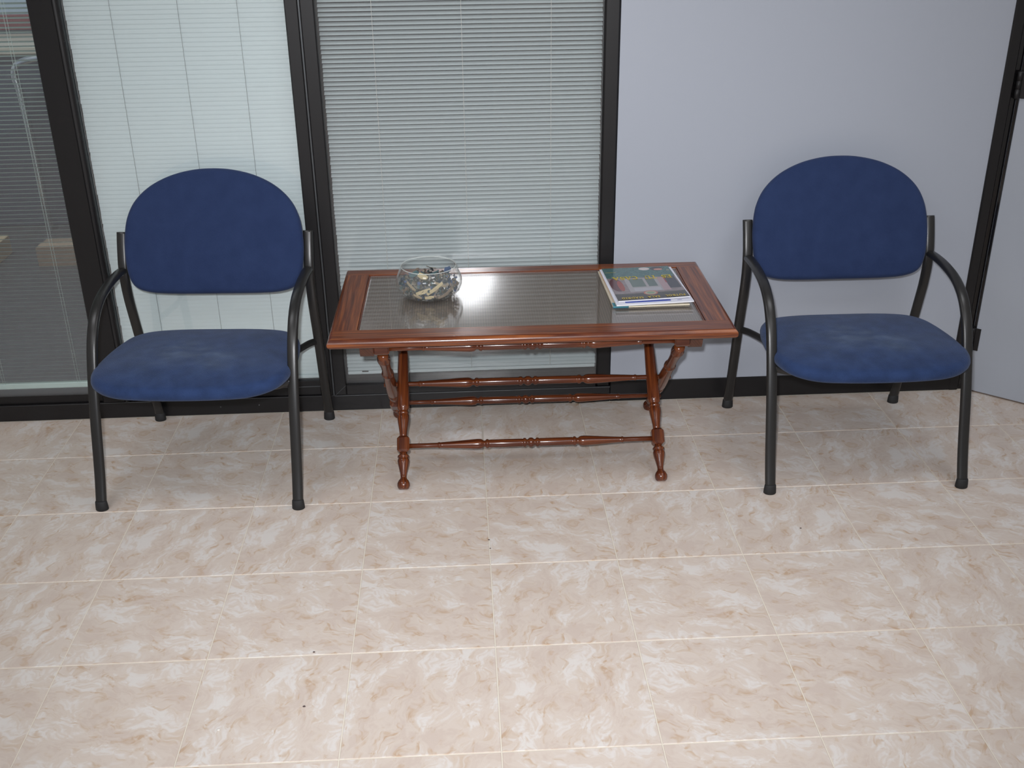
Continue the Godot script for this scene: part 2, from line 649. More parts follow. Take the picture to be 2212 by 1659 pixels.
func partition() -> void:
	var k: Material = M.black
	# continuous base rail under the glazing
	var base := struct("baseboard_back", "black base rail running along the floor under the glazing and wall panel", "baseboard")
	bar(base, "rail", -2.1, 0.4335, 0.0, 0.056, -0.33, WALL, k)
	bar(base, "rail", 0.4345, 1.60, 0.0, 0.074, -0.32, WALL, k)
	for s in [Vector3(-0.862, 0.028, WALL), Vector3(-0.735, 0.030, WALL), Vector3(1.545, 0.046, WALL)]:
		var st := begin(true)
		lathe(st, [Vector2(0.0026, 0.0), Vector2(0.0024, 0.0008), Vector2(0.0, 0.0012)], 10, Transform3D(Basis(Vector3.RIGHT, PI / 2), s))
		obj("screw", done(st), M.gasket, base)
	var H := 2.30
	# window 1: tilted blind at the far left
	var w1 := struct("window_1", "black framed glazed bay at far left, seen through an open blind", "window")
	bar(w1, "post", -1.240, -1.168, 0.056, H, -0.335, WALL, k, 0.003)
	var stp := begin(true)      # half-round edge of the post
	var rows := []
	for y in [0.056, H]:
		var row := []
		for j in 9:
			var a := PI / 2 * j / 8.0
			row.append(Vector3(-1.168 + 0.014 * sin(a), y, -0.277 + 0.014 * cos(a)))
		row.append(Vector3(-1.154, y, -0.335))
		rows.append(row)
	grid(stp, rows, false)
	obj("post_nosing", done(stp), M.black, w1)
	bar(w1, "bottom_bead", -2.05, -1.240, 0.056, 0.086, -0.325, -0.275, k)
	bar(w1, "post", -2.10, -1.97, 0.056, H, -0.335, WALL, k, 0.003)
	bar(w1, "top_bead", -2.05, -1.154, H - 0.05, H, -0.335, WALL, k)
	obj("pane", box(Vector3(-1.60, 1.17, -0.278), Vector3(0.74, 2.17, 0.004)), M.pane, w1)
	# window 2: closed white blind
	var w2 := struct("window_2", "black framed glazed bay behind the left chair with closed blind", "window")
	bar(w2, "jamb", -0.527, -0.489, 0.056, H, -0.335, WALL, k, 0.003)
	bar(w2, "bottom_bead", -1.153, -0.528, 0.056, 0.108, -0.325, -0.272, k)
	bar(w2, "sill_gasket", -1.153, -0.528, 0.0865, 0.0895, -0.272, -0.270, M.gasket, 0.0)
	bar(w2, "top_bead", -1.153, -0.528, H - 0.05, H, -0.335, WALL, k)
	obj("pane", box(Vector3(-0.84, 1.18, -0.284), Vector3(0.62, 2.15, 0.004)), M.pane, w2)
	# window 3: behind the table
	var w3 := struct("window_3", "black framed glazed bay behind the table with half tilted blind", "window")
	bar(w3, "stile", -0.4835, -0.4435, 0.056, H, -0.325, WALL + 0.001, k, 0.003)
	bar(w3, "stile", 0.386, 0.4335, 0.056, H, -0.325, WALL + 0.001, k, 0.006)
	bar(w3, "bottom_rail", -0.4435, 0.386, 0.056, 0.091, -0.325, WALL, k, 0.002)
	bar(w3, "top_rail", -0.4435, 0.386, H - 0.05, H, -0.325, WALL, k)
	bar(w3, "gasket", -0.4835, 0.4335, 0.0535, 0.0562, WALL - 0.004, WALL + 0.0014, M.gasket, 0.0)
	bar(w3, "groove_strip", -0.4885, -0.4840, 0.056, H, -0.330, WALL - 0.002, M.gasket, 0.0)
	var p3 := obj("pane", box(Vector3.ZERO, Vector3(0.829, 2.16, 0.004)), M.pane_film, w3)
	p3.position = Vector3(-0.029, 1.17, -0.278)
	p3.rotation.y = -0.0112        # the sheet sits a few millimetres askew in its rebate
	var stm := begin(false)
	bx(stm, Vector3.ZERO, Vector3(0.055, 0.0012, 0.0012), 0.0, Transform3D(Basis(Vector3.BACK, PI * 0.24), Vector3(-0.464, 0.073, WALL + 0.001)))
	obj("mitre_joint", done(stm), M.gasket, w3)
	# the wall above the glazing, and the white panel to its right
	var wb := struct("wall_back", "smooth bluish white wall panel behind the right chair", "wall")
	obj("wall_panel", box(Vector3(1.0165, 1.487, -0.30), Vector3(1.165, 2.826, 0.068)), M.board, wb)
	obj("lintel", box(Vector3(-0.84, 2.6, -0.30), Vector3(2.55, 0.6, 0.07)), M.board, wb)
	obj("wall_panel", box(Vector3(-2.68, 1.4, -0.30), Vector3(1.16, 2.8, 0.07)), M.board, wb)
	obj("wall_panel", box(Vector3(2.45, 1.4, -0.325), Vector3(1.61, 2.8, 0.07)), M.board, wb)
	# blinds
	var k1 := deg_to_rad(-23.0)
	var b1 := blind("left venetian blind with open teal grey slats showing the dim room behind", -1.965, -1.2425, 0.104, k1, M.slat_teal, [-1.80, -1.555, -1.315], M.slat_teal, 0.009, 0.020)
	b1.name = "venetian_blind"
	blind("closed white venetian blind behind the left blue chair", -1.150, -0.530, 0.110, deg_to_rad(79.0), M.slat, [-1.022, -0.832, -0.664], M.cord_dark, 0.0045, 0.012)
	var b3 := blind("grey venetian blind behind the table with dark lines between its slats", -0.4375, 0.3850, 0.118, deg_to_rad(31.0), M.slat_grey, [-0.284, -0.027, 0.234], M.cord, 0.0085, 0.012)
	obj("sticker", box(Vector3(-0.353, 0.012, 0.0125), Vector3(0.021, 0.004, 0.0012)), M.rubber, b3)
	# black corner post that carries the white door
	var tr := struct("trim_1", "black glossy corner post between the wall panel and the white door", "trim")
	bar(tr, "post", 1.596, 1.630, 0.0, 2.4, -0.33, WALL + 0.004, M.black, 0.004)
	bar(tr, "stop", 1.6305, 1.650, 0.0, 2.4, -0.33, -0.268, M.black_gloss, 0.002)
	var dr := struct("door_1", "white door leaf standing ajar at right edge on two black hinges", "door")
	dr.position = Vector3(1.650, 0.0, -0.258)
	dr.rotation.y = -deg_to_rad(40.7)
	obj("leaf", box(Vector3(0.4205, 1.05, -0.021), Vector3(0.834, 2.09, 0.04), 0.002), M.leaf, dr)
	obj("edge_strip", box(Vector3(-0.001, 1.05, -0.021), Vector3(0.008, 2.09, 0.041), 0.001), M.black_gloss, dr)
	obj("kick_seal", box(Vector3(0.42, 0.003, -0.021), Vector3(0.82, 0.004, 0.03)), mat(Color(0.42, 0.36, 0.32), 0.8), dr)
	for y in [0.19, 1.02, 1.85]:
		var sth := begin(true)
		lathe(sth, [Vector2(0.006, -0.041), Vector2(0.0085, -0.039), Vector2(0.0085, -0.0135), Vector2(0.0078, -0.013), Vector2(0.0078, -0.012), Vector2(0.0085, -0.0115), Vector2(0.0085, 0.0115), Vector2(0.0078, 0.012), Vector2(0.0078, 0.013), Vector2(0.0085, 0.0135), Vector2(0.0085, 0.039), Vector2(0.006, 0.041)], 14, Transform3D(Basis.IDENTITY, Vector3(-0.004, y, 0.006)))
		bx(sth, Vector3(0.009, y, 0.0015), Vector3(0.022, 0.078, 0.003), 0.0005)
		obj("hinge", done(sth), M.black, dr)


# ======================================================================= the dim room seen through the left blind
func neighbour() -> void:
	var rm := struct("wall_rear", "pale blue grey wall of the dim room beyond the left blind", "wall")
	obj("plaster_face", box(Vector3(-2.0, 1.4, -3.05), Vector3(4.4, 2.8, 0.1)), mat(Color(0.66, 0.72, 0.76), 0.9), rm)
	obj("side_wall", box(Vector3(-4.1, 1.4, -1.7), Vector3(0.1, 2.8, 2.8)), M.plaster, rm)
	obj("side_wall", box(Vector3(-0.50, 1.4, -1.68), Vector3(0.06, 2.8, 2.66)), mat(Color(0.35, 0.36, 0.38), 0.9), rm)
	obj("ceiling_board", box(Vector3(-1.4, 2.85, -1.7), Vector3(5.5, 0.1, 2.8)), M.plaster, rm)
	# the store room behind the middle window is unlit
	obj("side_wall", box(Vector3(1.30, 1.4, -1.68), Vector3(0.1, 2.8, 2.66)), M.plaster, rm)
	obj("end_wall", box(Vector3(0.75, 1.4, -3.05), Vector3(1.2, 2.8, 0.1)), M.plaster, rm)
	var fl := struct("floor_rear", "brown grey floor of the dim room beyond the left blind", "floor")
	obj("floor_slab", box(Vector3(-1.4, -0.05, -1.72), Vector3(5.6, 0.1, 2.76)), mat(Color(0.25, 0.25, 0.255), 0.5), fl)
	var tr := struct("trim_2", "maroon band across the rear wall seen above left blind", "trim")
	obj("band", box(Vector3(-2.3, 0.945, -2.985), Vector3(3.4, 0.075, 0.03), 0.003), mat(Color(0.47, 0.24, 0.25), 0.5), tr)
	var ct := thing("counter", "dark slate counter with a cream top edge beyond the left blind", "counter", Vector3(-2.3, 0, -2.72))
	obj("body", box(Vector3(0, 0.425, 0), Vector3(2.2, 0.85, 0.42), 0.004), mat(Color(0.24, 0.27, 0.32), 0.5), ct)
	obj("worktop", box(Vector3(0, 0.872, 0.01), Vector3(2.24, 0.044, 0.46), 0.008), mat(Color(0.72, 0.69, 0.62), 0.35), ct)
	var rail := thing("bent_rail", "bent chrome tube rail glinting behind the left blind", "rail", Vector3(-2.15, 0, -2.42))
	var st := begin(true)
	tube(st, curve([Vector3(0.42, 0.89, 0), Vector3(0.16, 0.85, 0), Vector3(0.05, 0.828, 0), Vector3(0.01, 0.80, 0), Vector3(0.0, 0.755, 0), Vector3(0.01, 0.68, 0), Vector3(0.02, 0.40, 0), Vector3(0.02, 0.0, 0)], 5), 0.019, 0.019, Vector3.BACK, 10)
	obj("pipe", done(st), M.chrome, rail)
	var c1 := thing("carton", "beige carton on the rear floor nearest the left blind post", "box", Vector3(-1.90, 0, -1.92))
	obj("body", box(Vector3(0, 0.045, 0), Vector3(0.18, 0.09, 0.16), 0.003), mat(Color(0.50, 0.43, 0.35), 0.8), c1)
	obj("flap", box(Vector3(0.0, 0.0935, 0.04), Vector3(0.17, 0.004, 0.08)), mat(Color(0.58, 0.50, 0.41), 0.8), c1)
	var c2 := thing("carton", "lower beige carton on the rear floor at the photo's left edge", "box", Vector3(-2.34, 0, -1.95))
	obj("body", box(Vector3(0, 0.045, 0), Vector3(0.30, 0.09, 0.24), 0.003), mat(Color(0.68, 0.60, 0.47), 0.8), c2)
	obj("flap", box(Vector3(0.0, 0.0935, 0.06), Vector3(0.29, 0.004, 0.12)), mat(Color(0.72, 0.64, 0.51), 0.8), c2)
	# its own ceiling lamp
	var glow := mat(Color(0.9, 0.9, 0.9), 0.5)
	glow.emission_enabled = true
	glow.emission = Color(0.92, 0.97, 1.0)
	glow.emission_energy_multiplier = 2.5
	var lp := thing("ceiling_lamp", "flat lamp on the ceiling of the rear room", "lamp", Vector3(-2.3, 2.79, -1.5))
	obj("diffuser", box(Vector3.ZERO, Vector3(1.0, 0.02, 0.5), 0.004), glow, lp)
	var al := AreaLight3D.new()
	al.name = "rear_lamp"
	al.position = Vector3(-2.3, 2.77, -1.5)
	al.rotation = Vector3(-PI / 2, 0, 0)
	al.area_size = Vector2(0.95, 0.45)
	al.light_energy = 3.0
	al.light_color = Color(0.9, 0.96, 1.0)
	al.area_range = 8.0
	al.area_attenuation = 2.0
	al.shadow_enabled = true
	add_child(al)


# ======================================================================= chairs
func outline(half: Array, per := 6) -> Array:
	# closed outline from control points on the right half (bottom middle to top middle), mirrored
	var ctl := []
	for p in half:
		ctl.append(Vector3(p[0], p[1], 0))
	for i in range(half.size() - 2, 0, -1):
		ctl.append(Vector3(-half[i][0], half[i][1], 0))
	var n := ctl.size()
	var out := []
	for i in n:
		var p0: Vector3 = ctl[(i - 1 + n) % n]
		var p1: Vector3 = ctl[i]
		var p2: Vector3 = ctl[(i + 1) % n]
		var p3: Vector3 = ctl[(i + 2) % n]
		for q in per:
			var t := float(q) / per
			var v := 0.5 * ((2.0 * p1) + (p2 - p0) * t + (2.0 * p0 - 5.0 * p1 + 4.0 * p2 - p3) * t * t + (3.0 * p1 - p0 - 3.0 * p2 + p3) * t * t * t)
			out.append(Vector2(v.x, v.y))
	return out


# a padded shape: outline in (u, v); place(u, v, h) gives the point; front and back relief
func pad(st: SurfaceTool, pts: Array, mid: Vector2, edge: float, front: float, back: float, place: Callable) -> void:
	st.set_smooth_group(0)
	var rings := []
	var prof := []
	for k in 7:          # back, from the middle out
		var t := k / 6.0
		prof.append([t * 0.93, -edge - back * (1.0 - t * t)])
	for k in range(1, 8):   # round the edge
		var a := -PI / 2 + PI * k / 8.0
		prof.append([-1.0, a])
	for k in range(6, -1, -1):
		var t := k / 6.0
		prof.append([t * 0.93, edge + front * (1.0 - pow(t, 2.4))])
	for p in prof:
		var row := []
		for q in pts:
			var d: Vector2 = q - mid
			var len_ := d.length()
			if p[0] < -0.5:
				var inset := edge * (1.0 - cos(p[1]))
				var e := d * ((len_ - inset) / len_) + mid
				row.append(place.call(e.x, e.y, edge * sin(p[1])))
			else:
				var full: float = (len_ - edge) / len_
				var e: Vector2 = d * (full * p[0] / 0.93) + mid
				row.append(place.call(e.x, e.y, p[1]))
		rings.append(row)
	grid(st, rings, true)


func chairs() -> void:
	var at_l := Vector3(-0.794, 0, 0.0538)
	var at_r := Vector3(1.0935, 0, 0.0865)
	var c := make_chair()
	c.position = at_l
	c.rotation.y = deg_to_rad(-3.34)
	tag(c, "blue upholstered black tube armchair at left, in front of closed white blind", "chair", "blue waiting armchairs")
	var d := c.duplicate()
	d.name = numbered("armchair")
	add_child(d)
	d.position = at_r
	d.rotation.y = deg_to_rad(-0.70)
	tag(d, "blue upholstered black tube armchair at right, against the white wall panel beside the door", "chair", "blue waiting armchairs")


func make_chair() -> Node3D:
	var t := thing("armchair", "", "chair")
	var X := 0.2785
	for s in [-1.0, 1.0]:
		var x: float = s * X
		# front leg sweeping up and back into the armrest
		var fp := []
		for p in [[0.2760, 0.02], [0.2475, 0.105], [0.2000, 0.278], [0.1560, 0.405], [0.1220, 0.470], [0.0790, 0.515], [0.0200, 0.543], [-0.060, 0.556], [-0.125, 0.558], [-0.166, 0.556]]:
			fp.append(Vector3(x, p[1], p[0]))
		var st := begin(true)
		tube(st, curve(fp, 6), 0.0148, 0.0095, Vector3.RIGHT, 20, 0.8)
		obj("arm_leg", done(st), M.tube, t)
		# rear leg running up into the back upright
		var rp := []
		for p in [[-0.2765, 0.02], [-0.2500, 0.145], [-0.2215, 0.295], [-0.2010, 0.385], [-0.1860, 0.450], [-0.1790, 0.510], [-0.1830, 0.560], [-0.1980, 0.610], [-0.2180, 0.660]]:
			rp.append(Vector3(x, p[1], p[0]))
		st = begin(true)
		tube(st, curve(rp, 6), 0.0148, 0.0095, Vector3.RIGHT, 20, 0.8)
		obj("back_leg", done(st), M.tube, t)
		for z in [0.2765, -0.2765]:
			st = begin(true)
			lathe(st, [Vector2(0.0168, 0.0), Vector2(0.0182, 0.002), Vector2(0.0176, 0.012), Vector2(0.0162, 0.026), Vector2(0.0148, 0.028)], 20, Transform3D(Basis.IDENTITY.scaled(Vector3(1.0, 1.0, 0.78)), Vector3(x, 0.0, z)))
			obj("foot_cap", done(st), M.rubber, t)
		# seat bearer from the rear leg in under the seat
		st = begin(true)
		tube(st, curve([Vector3(x - s * 0.006, 0.300, -0.222), Vector3(s * 0.252, 0.306, -0.185), Vector3(s * 0.225, 0.312, -0.10), Vector3(s * 0.215, 0.322, 0.02), Vector3(s * 0.213, 0.330, 0.14), Vector3(s * 0.222, 0.333, 0.17), Vector3(s * 0.245, 0.340, 0.178), Vector3(s * 0.272, 0.348, 0.177)], 5), 0.011, 0.008, Vector3.UP, 12)
		obj("seat_bearer", done(st), M.tube, t)
	# seat
	var seat := outline([[0, 0.314], [0.11, 0.309], [0.19, 0.295], [0.245, 0.258], [0.270, 0.205], [0.276, 0.14], [0.274, 0.06], [0.264, -0.02], [0.246, -0.078], [0.205, -0.118], [0.12, -0.137], [0, -0.141]])
	seat.reverse()
	var st := begin(true)
	var placer := func(u: float, v: float, h: float) -> Vector3:
		var drop := 0.0
		if v > 0.17:
			drop = (v - 0.17) * (v - 0.17) * 0.55
		return Vector3(u, 0.368 + 0.012 * clampf(v / 0.3, -1.0, 1.0) - drop + h, v)
	pad(st, seat, Vector2(0, 0.09), 0.021, 0.016, 0.004, placer)
	obj("seat", done(st), M.fabric_seat, t)
	# back
	var back := outline([[0, 0.487], [0.13, 0.488], [0.20, 0.494], [0.240, 0.510], [0.259, 0.545], [0.2665, 0.600], [0.265, 0.655], [0.255, 0.705], [0.230, 0.750], [0.185, 0.789], [0.125, 0.817], [0.06, 0.832], [0, 0.836]])
	st = begin(true)
	var placeb := func(u: float, v: float, h: float) -> Vector3:
		var lean := 0.35
		var z := -0.158 - lean * (v - 0.5) + 0.10 * u * u
		var nrm := Vector2(1.0, lean).normalized()
		return Vector3(u, v + h * nrm.y, z + h * nrm.x)
	pad(st, back, Vector2(0, 0.65), 0.017, 0.012, 0.004, placeb)
	obj("backrest", done(st), M.fabric, t)
	return t


# ======================================================================= table
func leg_profile() -> Array:
	var p := []
	for q in [[0.0120, 0.0], [0.0160, 0.003], [0.0185, 0.010], [0.0185, 0.017], [0.0150, 0.0255], [0.0100, 0.031], [0.0088, 0.036], [0.0095, 0.044], [0.0128, 0.060], [0.0165, 0.076], [0.0178, 0.084], [0.0172, 0.089], [0.0150, 0.0925], [0.0148, 0.0945], [0.0175, 0.0965], [0.0175, 0.1005], [0.0130, 0.104], [0.0105, 0.108], [0.0105, 0.112]]:
		p.append(Vector2(q[0], q[1]))
	return p


func leg_upper() -> Array:
	var p := []
	for q in [[0.0105, 0.158], [0.0112, 0.166], [0.0118, 0.174], [0.0140, 0.190], [0.0168, 0.208], [0.0178, 0.218], [0.0172, 0.226], [0.0150, 0.2295], [0.0165, 0.2315], [0.0168, 0.236], [0.0140, 0.239], [0.0140, 0.242], [0.0178, 0.246], [0.0188, 0.256], [0.0186, 0.29], [0.0176, 0.34], [0.0162, 0.39], [0.0150, 0.425], [0.0148, 0.432], [0.0172, 0.436], [0.0178, 0.444], [0.0172, 0.452], [0.0148, 0.456], [0.0140, 0.464], [0.0136, 0.50], [0.0142, 0.53], [0.0170, 0.562], [0.0185, 0.572], [0.0185, 0.584], [0.0150, 0.594], [0.0150, 0.610]]:
		p.append(Vector2(q[0], q[1]))
	return p


func make_leg(t: Node3D, foot: Vector3, head: Vector3) -> void:
	var d := (head - foot).normalized()
	var xax := Vector3.RIGHT
	var zax := xax.cross(d).normalized()
	var xf := Transform3D(Basis(xax, d, zax), foot + d * 0.004)
	var st := begin(true)
	lathe(st, leg_profile(), 24, xf)
	lathe(st, leg_upper(), 24, xf)
	bx(st, Vector3(0, 0.135, 0), Vector3(0.0365, 0.050, 0.0365), 0.007, xf)
	bx(st, head + Vector3(0, 0.012, 0), Vector3(0.044, 0.034, 0.034), 0.005)
	obj("leg", done(st), M.wood_turned, t)


func make_stretcher(t: Node3D, a: Vector3, b: Vector3, m: Material) -> void:
	var half := [[0.0143, 0.0], [0.0143, 0.008], [0.0125, 0.018], [0.0095, 0.026], [0.0095, 0.036], [0.0132, 0.043], [0.0138, 0.052], [0.0132, 0.061], [0.0112, 0.066], [0.0118, 0.075], [0.0121, 0.20], [0.0118, 0.335], [0.0112, 0.344], [0.0136, 0.350], [0.0138, 0.358], [0.0130, 0.366], [0.0094, 0.374], [0.0094, 0.388], [0.0128, 0.397], [0.0148, 0.412], [0.0152, 0.435], [0.0142, 0.48], [0.0112, 0.60], [0.0086, 0.72], [0.0080, 0.742], [0.0092, 0.746], [0.0094, 0.753], [0.0080, 0.758], [0.0072, 0.765], [0.0070, 0.85], [0.0072, 1.0]]
	var L := a.distance_to(b) / 2.0
	var prof := []
	for i in range(half.size() - 1, 0, -1):
		prof.append(Vector2(half[i][0], -half[i][1] * L))
	for q in half:
		prof.append(Vector2(q[0], q[1] * L))
	var y := (b - a).normalized()
	var x := Vector3.UP.cross(y).normalized()
	var st := begin(true)
	lathe(st, prof, 20, Transform3D(Basis(x, y, x.cross(y)), (a + b) / 2))
	obj("stretcher", done(st), m, t)


func rail_board(st: SurfaceTool, pts: Array, h: float, round_sides: Array, uvdir: Vector2) -> void:
	# a flat board with a bullnose on chosen edges; pts counter-clockwise from above (x, z), top at y = 0
	var n := pts.size()
	var cen := Vector2.ZERO
	for p in pts:
		cen += p / n
	var rows := []
	for k in 9:
		var a := -PI / 2 + PI * k / 8.0
		var row := []
		for i in n:
			var prev: Vector2 = (pts[i] - pts[(i - 1 + n) % n]).normalized()
			var next: Vector2 = (pts[(i + 1) % n] - pts[i]).normalized()
			var inn := 0.0
			var off := Vector2.ZERO
			var r := h * 0.5 * (1.0 - cos(a)) * 0.85
			if round_sides[(i - 1 + n) % n]:
				off += Vector2(prev.y, -prev.x) * r
			if round_sides[i]:
				off += Vector2(next.y, -next.x) * r
			inn = 1.0
			var q: Vector2 = pts[i] + off * inn
			row.append(Vector3(q.x, -h * 0.5 + h * 0.5 * sin(a), q.y))
		rows.append(row)
	var uvs := []
	for row in rows:
		var ur := []
		for v in row:
			ur.append(Vector2(v.x * uvdir.x + v.z * uvdir.y, v.x * uvdir.y + v.z * uvdir.x + v.y))
		ur.append(ur[0])
		uvs.append(ur)
	for i in n:
		st.set_smooth_group(i + 1)
		var ra := []
		var ru := []
		for k in 9:
			ra.append([rows[k][i], rows[k][(i + 1) % n]])
			ru.append([uvs[k][i], uvs[k][(i + 1) % n]])
		grid(st, ra, false, ru)
	st.set_smooth_group(-1)
	for i in range(1, n - 1):
		tri(st, rows[8][0], rows[8][i], rows[8][i + 1], uvs[8][0], uvs[8][i], uvs[8][i + 1])
		tri(st, rows[0][0], rows[0][i + 1], rows[0][i], uvs[0][0], uvs[0][i + 1], uvs[0][i])


const TABLE_AT := Vector3(0.1395, 0.0, 0.046)
const TABLE_TURN := -0.008
const TOP := 0.500


func table() -> void:
	var t := thing("coffee_table", "low glass topped coffee table with turned reddish wooden trestle legs", "table", TABLE_AT, TABLE_TURN)
	var W := 0.552
	var D := 0.2865
	var ix := 0.477
	var iz0 := -0.232
	var iz1 := 0.214
	var th := 0.027
	# four boards of the frame, ends butted between front and back
	var front := [Vector2(-W, D), Vector2(W, D), Vector2(W, iz1 + 0.0003), Vector2(-W, iz1 + 0.0003)]
	var rear := [Vector2(-W, iz0 - 0.0003), Vector2(W, iz0 - 0.0003), Vector2(W, -D), Vector2(-W, -D)]
	var lft := [Vector2(-W, iz1 - 0.0003), Vector2(-ix, iz1 - 0.0003), Vector2(-ix, iz0 + 0.0003), Vector2(-W, iz0 + 0.0003)]
	var rgt := [Vector2(ix, iz1 - 0.0003), Vector2(W, iz1 - 0.0003), Vector2(W, iz0 + 0.0003), Vector2(ix, iz0 + 0.0003)]
	for q in [[front, [true, true, false, true], Vector2(1, 0)], [rear, [false, true, true, true], Vector2(1, 0)], [lft, [false, false, false, true], Vector2(0, 1)], [rgt, [false, true, false, false], Vector2(0, 1)]]:
		var st := begin(true)
		rail_board(st, q[0], th, q[1], q[2])
		var b := obj("frame_board", done(st), M.wood_top, t)
		b.position.y = TOP
	# slim beads round the opening
	for q in [[Vector3(0, 0, iz0 + 0.003), Vector3(2 * ix, 0.004, 0.006)], [Vector3(0, 0, iz1 - 0.003), Vector3(2 * ix, 0.004, 0.006)], [Vector3(-ix + 0.003, 0, (iz0 + iz1) / 2), Vector3(0.006, 0.004, iz1 - iz0 - 0.012)], [Vector3(ix - 0.003, 0, (iz0 + iz1) / 2), Vector3(0.006, 0.004, iz1 - iz0 - 0.012)]]:
		obj("inner_bead", box(q[0] + Vector3(0, TOP - 0.004, 0), q[1], 0.0015), M.wood_turned, t)
	var zc := (iz0 + iz1) / 2
	obj("glass_pane", box(Vector3(0, TOP - 0.005, zc), Vector3(2 * ix - 0.0125, 0.005, iz1 - iz0 - 0.0125)), M.table_glass, t)
	var st2 := begin(false)
	bx(st2, Vector3(0, TOP - 0.013, zc), Vector3(2 * ix - 0.001, 0.008, iz1 - iz0 - 0.001))
	obj("cane_panel", done(st2), M.cane, t)
	# battens under the ends with rounded noses
	for s in [-1.0, 1.0]:
		var sb := begin(false)
		var prof := [Vector2(0.215, 0.0), Vector2(0.213, -0.016), Vector2(0.207, -0.030), Vector2(0.200, -0.052), Vector2(0.194, -0.060), Vector2(-0.194, -0.060), Vector2(-0.200, -0.052), Vector2(-0.207, -0.030), Vector2(-0.213, -0.016), Vector2(-0.215, 0.0)]
		var x0: float = s * 0.456 - 0.019
		var x1: float = s * 0.456 + 0.019
		var left := []
		var right := []
		for p in prof:
			left.append(Vector3(x0, p.y, p.x))
			right.append(Vector3(x1, p.y, p.x))
		var uvl := []
		var uvr := []
		for p in prof:
			uvl.append(Vector2(p.x, p.y))
			uvr.append(Vector2(p.x, p.y + 0.05))
		for i in prof.size():
			var k := (i + 1) % prof.size()
			quad(sb, right[i], left[i], left[k], right[k], uvr[i], uvl[i], uvl[k], uvr[k])
		for i in range(1, prof.size() - 1):
			tri(sb, left[0], left[i + 1], left[i], uvl[0], uvl[i + 1], uvl[i])
			tri(sb, right[0], right[i], right[i + 1], uvr[0], uvr[i], uvr[i + 1])
		var bt := obj("batten", done(sb), M.wood_dark, t)
		bt.position.y = TOP - th
	# crossed legs: the inner pair stands in front, the outer pair behind
	var xi := 0.3765
	var xo := 0.4135
	var ff := 0.229
	var fb := -0.261
	var hf := 0.219
	var hb := -0.231
	var hy := 0.437
	for s in [-1.0, 1.0]:
		make_leg(t, Vector3(s * xi, 0.0, ff), Vector3(s * xi, hy, hb))
	for s in [-1.0, 1.0]:
		make_leg(t, Vector3(s * xo, 0.0, fb), Vector3(s * xo, hy, hf))
	var sl := 0.093
	make_stretcher(t, Vector3(-xi + 0.015, sl, ff - 1.0526 * sl), Vector3(xi - 0.015, sl, ff - 1.0526 * sl), M.wood_turned)
	make_stretcher(t, Vector3(-xo + 0.015, sl, fb + 1.098 * sl), Vector3(xo - 0.015, sl, fb + 1.098 * sl), M.wood_turned)
	make_stretcher(t, Vector3(-xo - 0.020, 0.228, -0.011), Vector3(xo + 0.020, 0.228, -0.011), M.wood_turned)
	make_stretcher(t, Vector3(-xo + 0.016, hy + 0.009, hf + 0.002), Vector3(xo - 0.016, hy + 0.009, hf + 0.002), M.wood_turned)
	make_stretcher(t, Vector3(-xi + 0.016, hy + 0.009, hb), Vector3(xi - 0.016, hy + 0.009, hb), M.wood_turned)


# ======================================================================= bowl of potpourri
const BOWL_AT := Vector3(-0.146, 0.4977, -0.012)


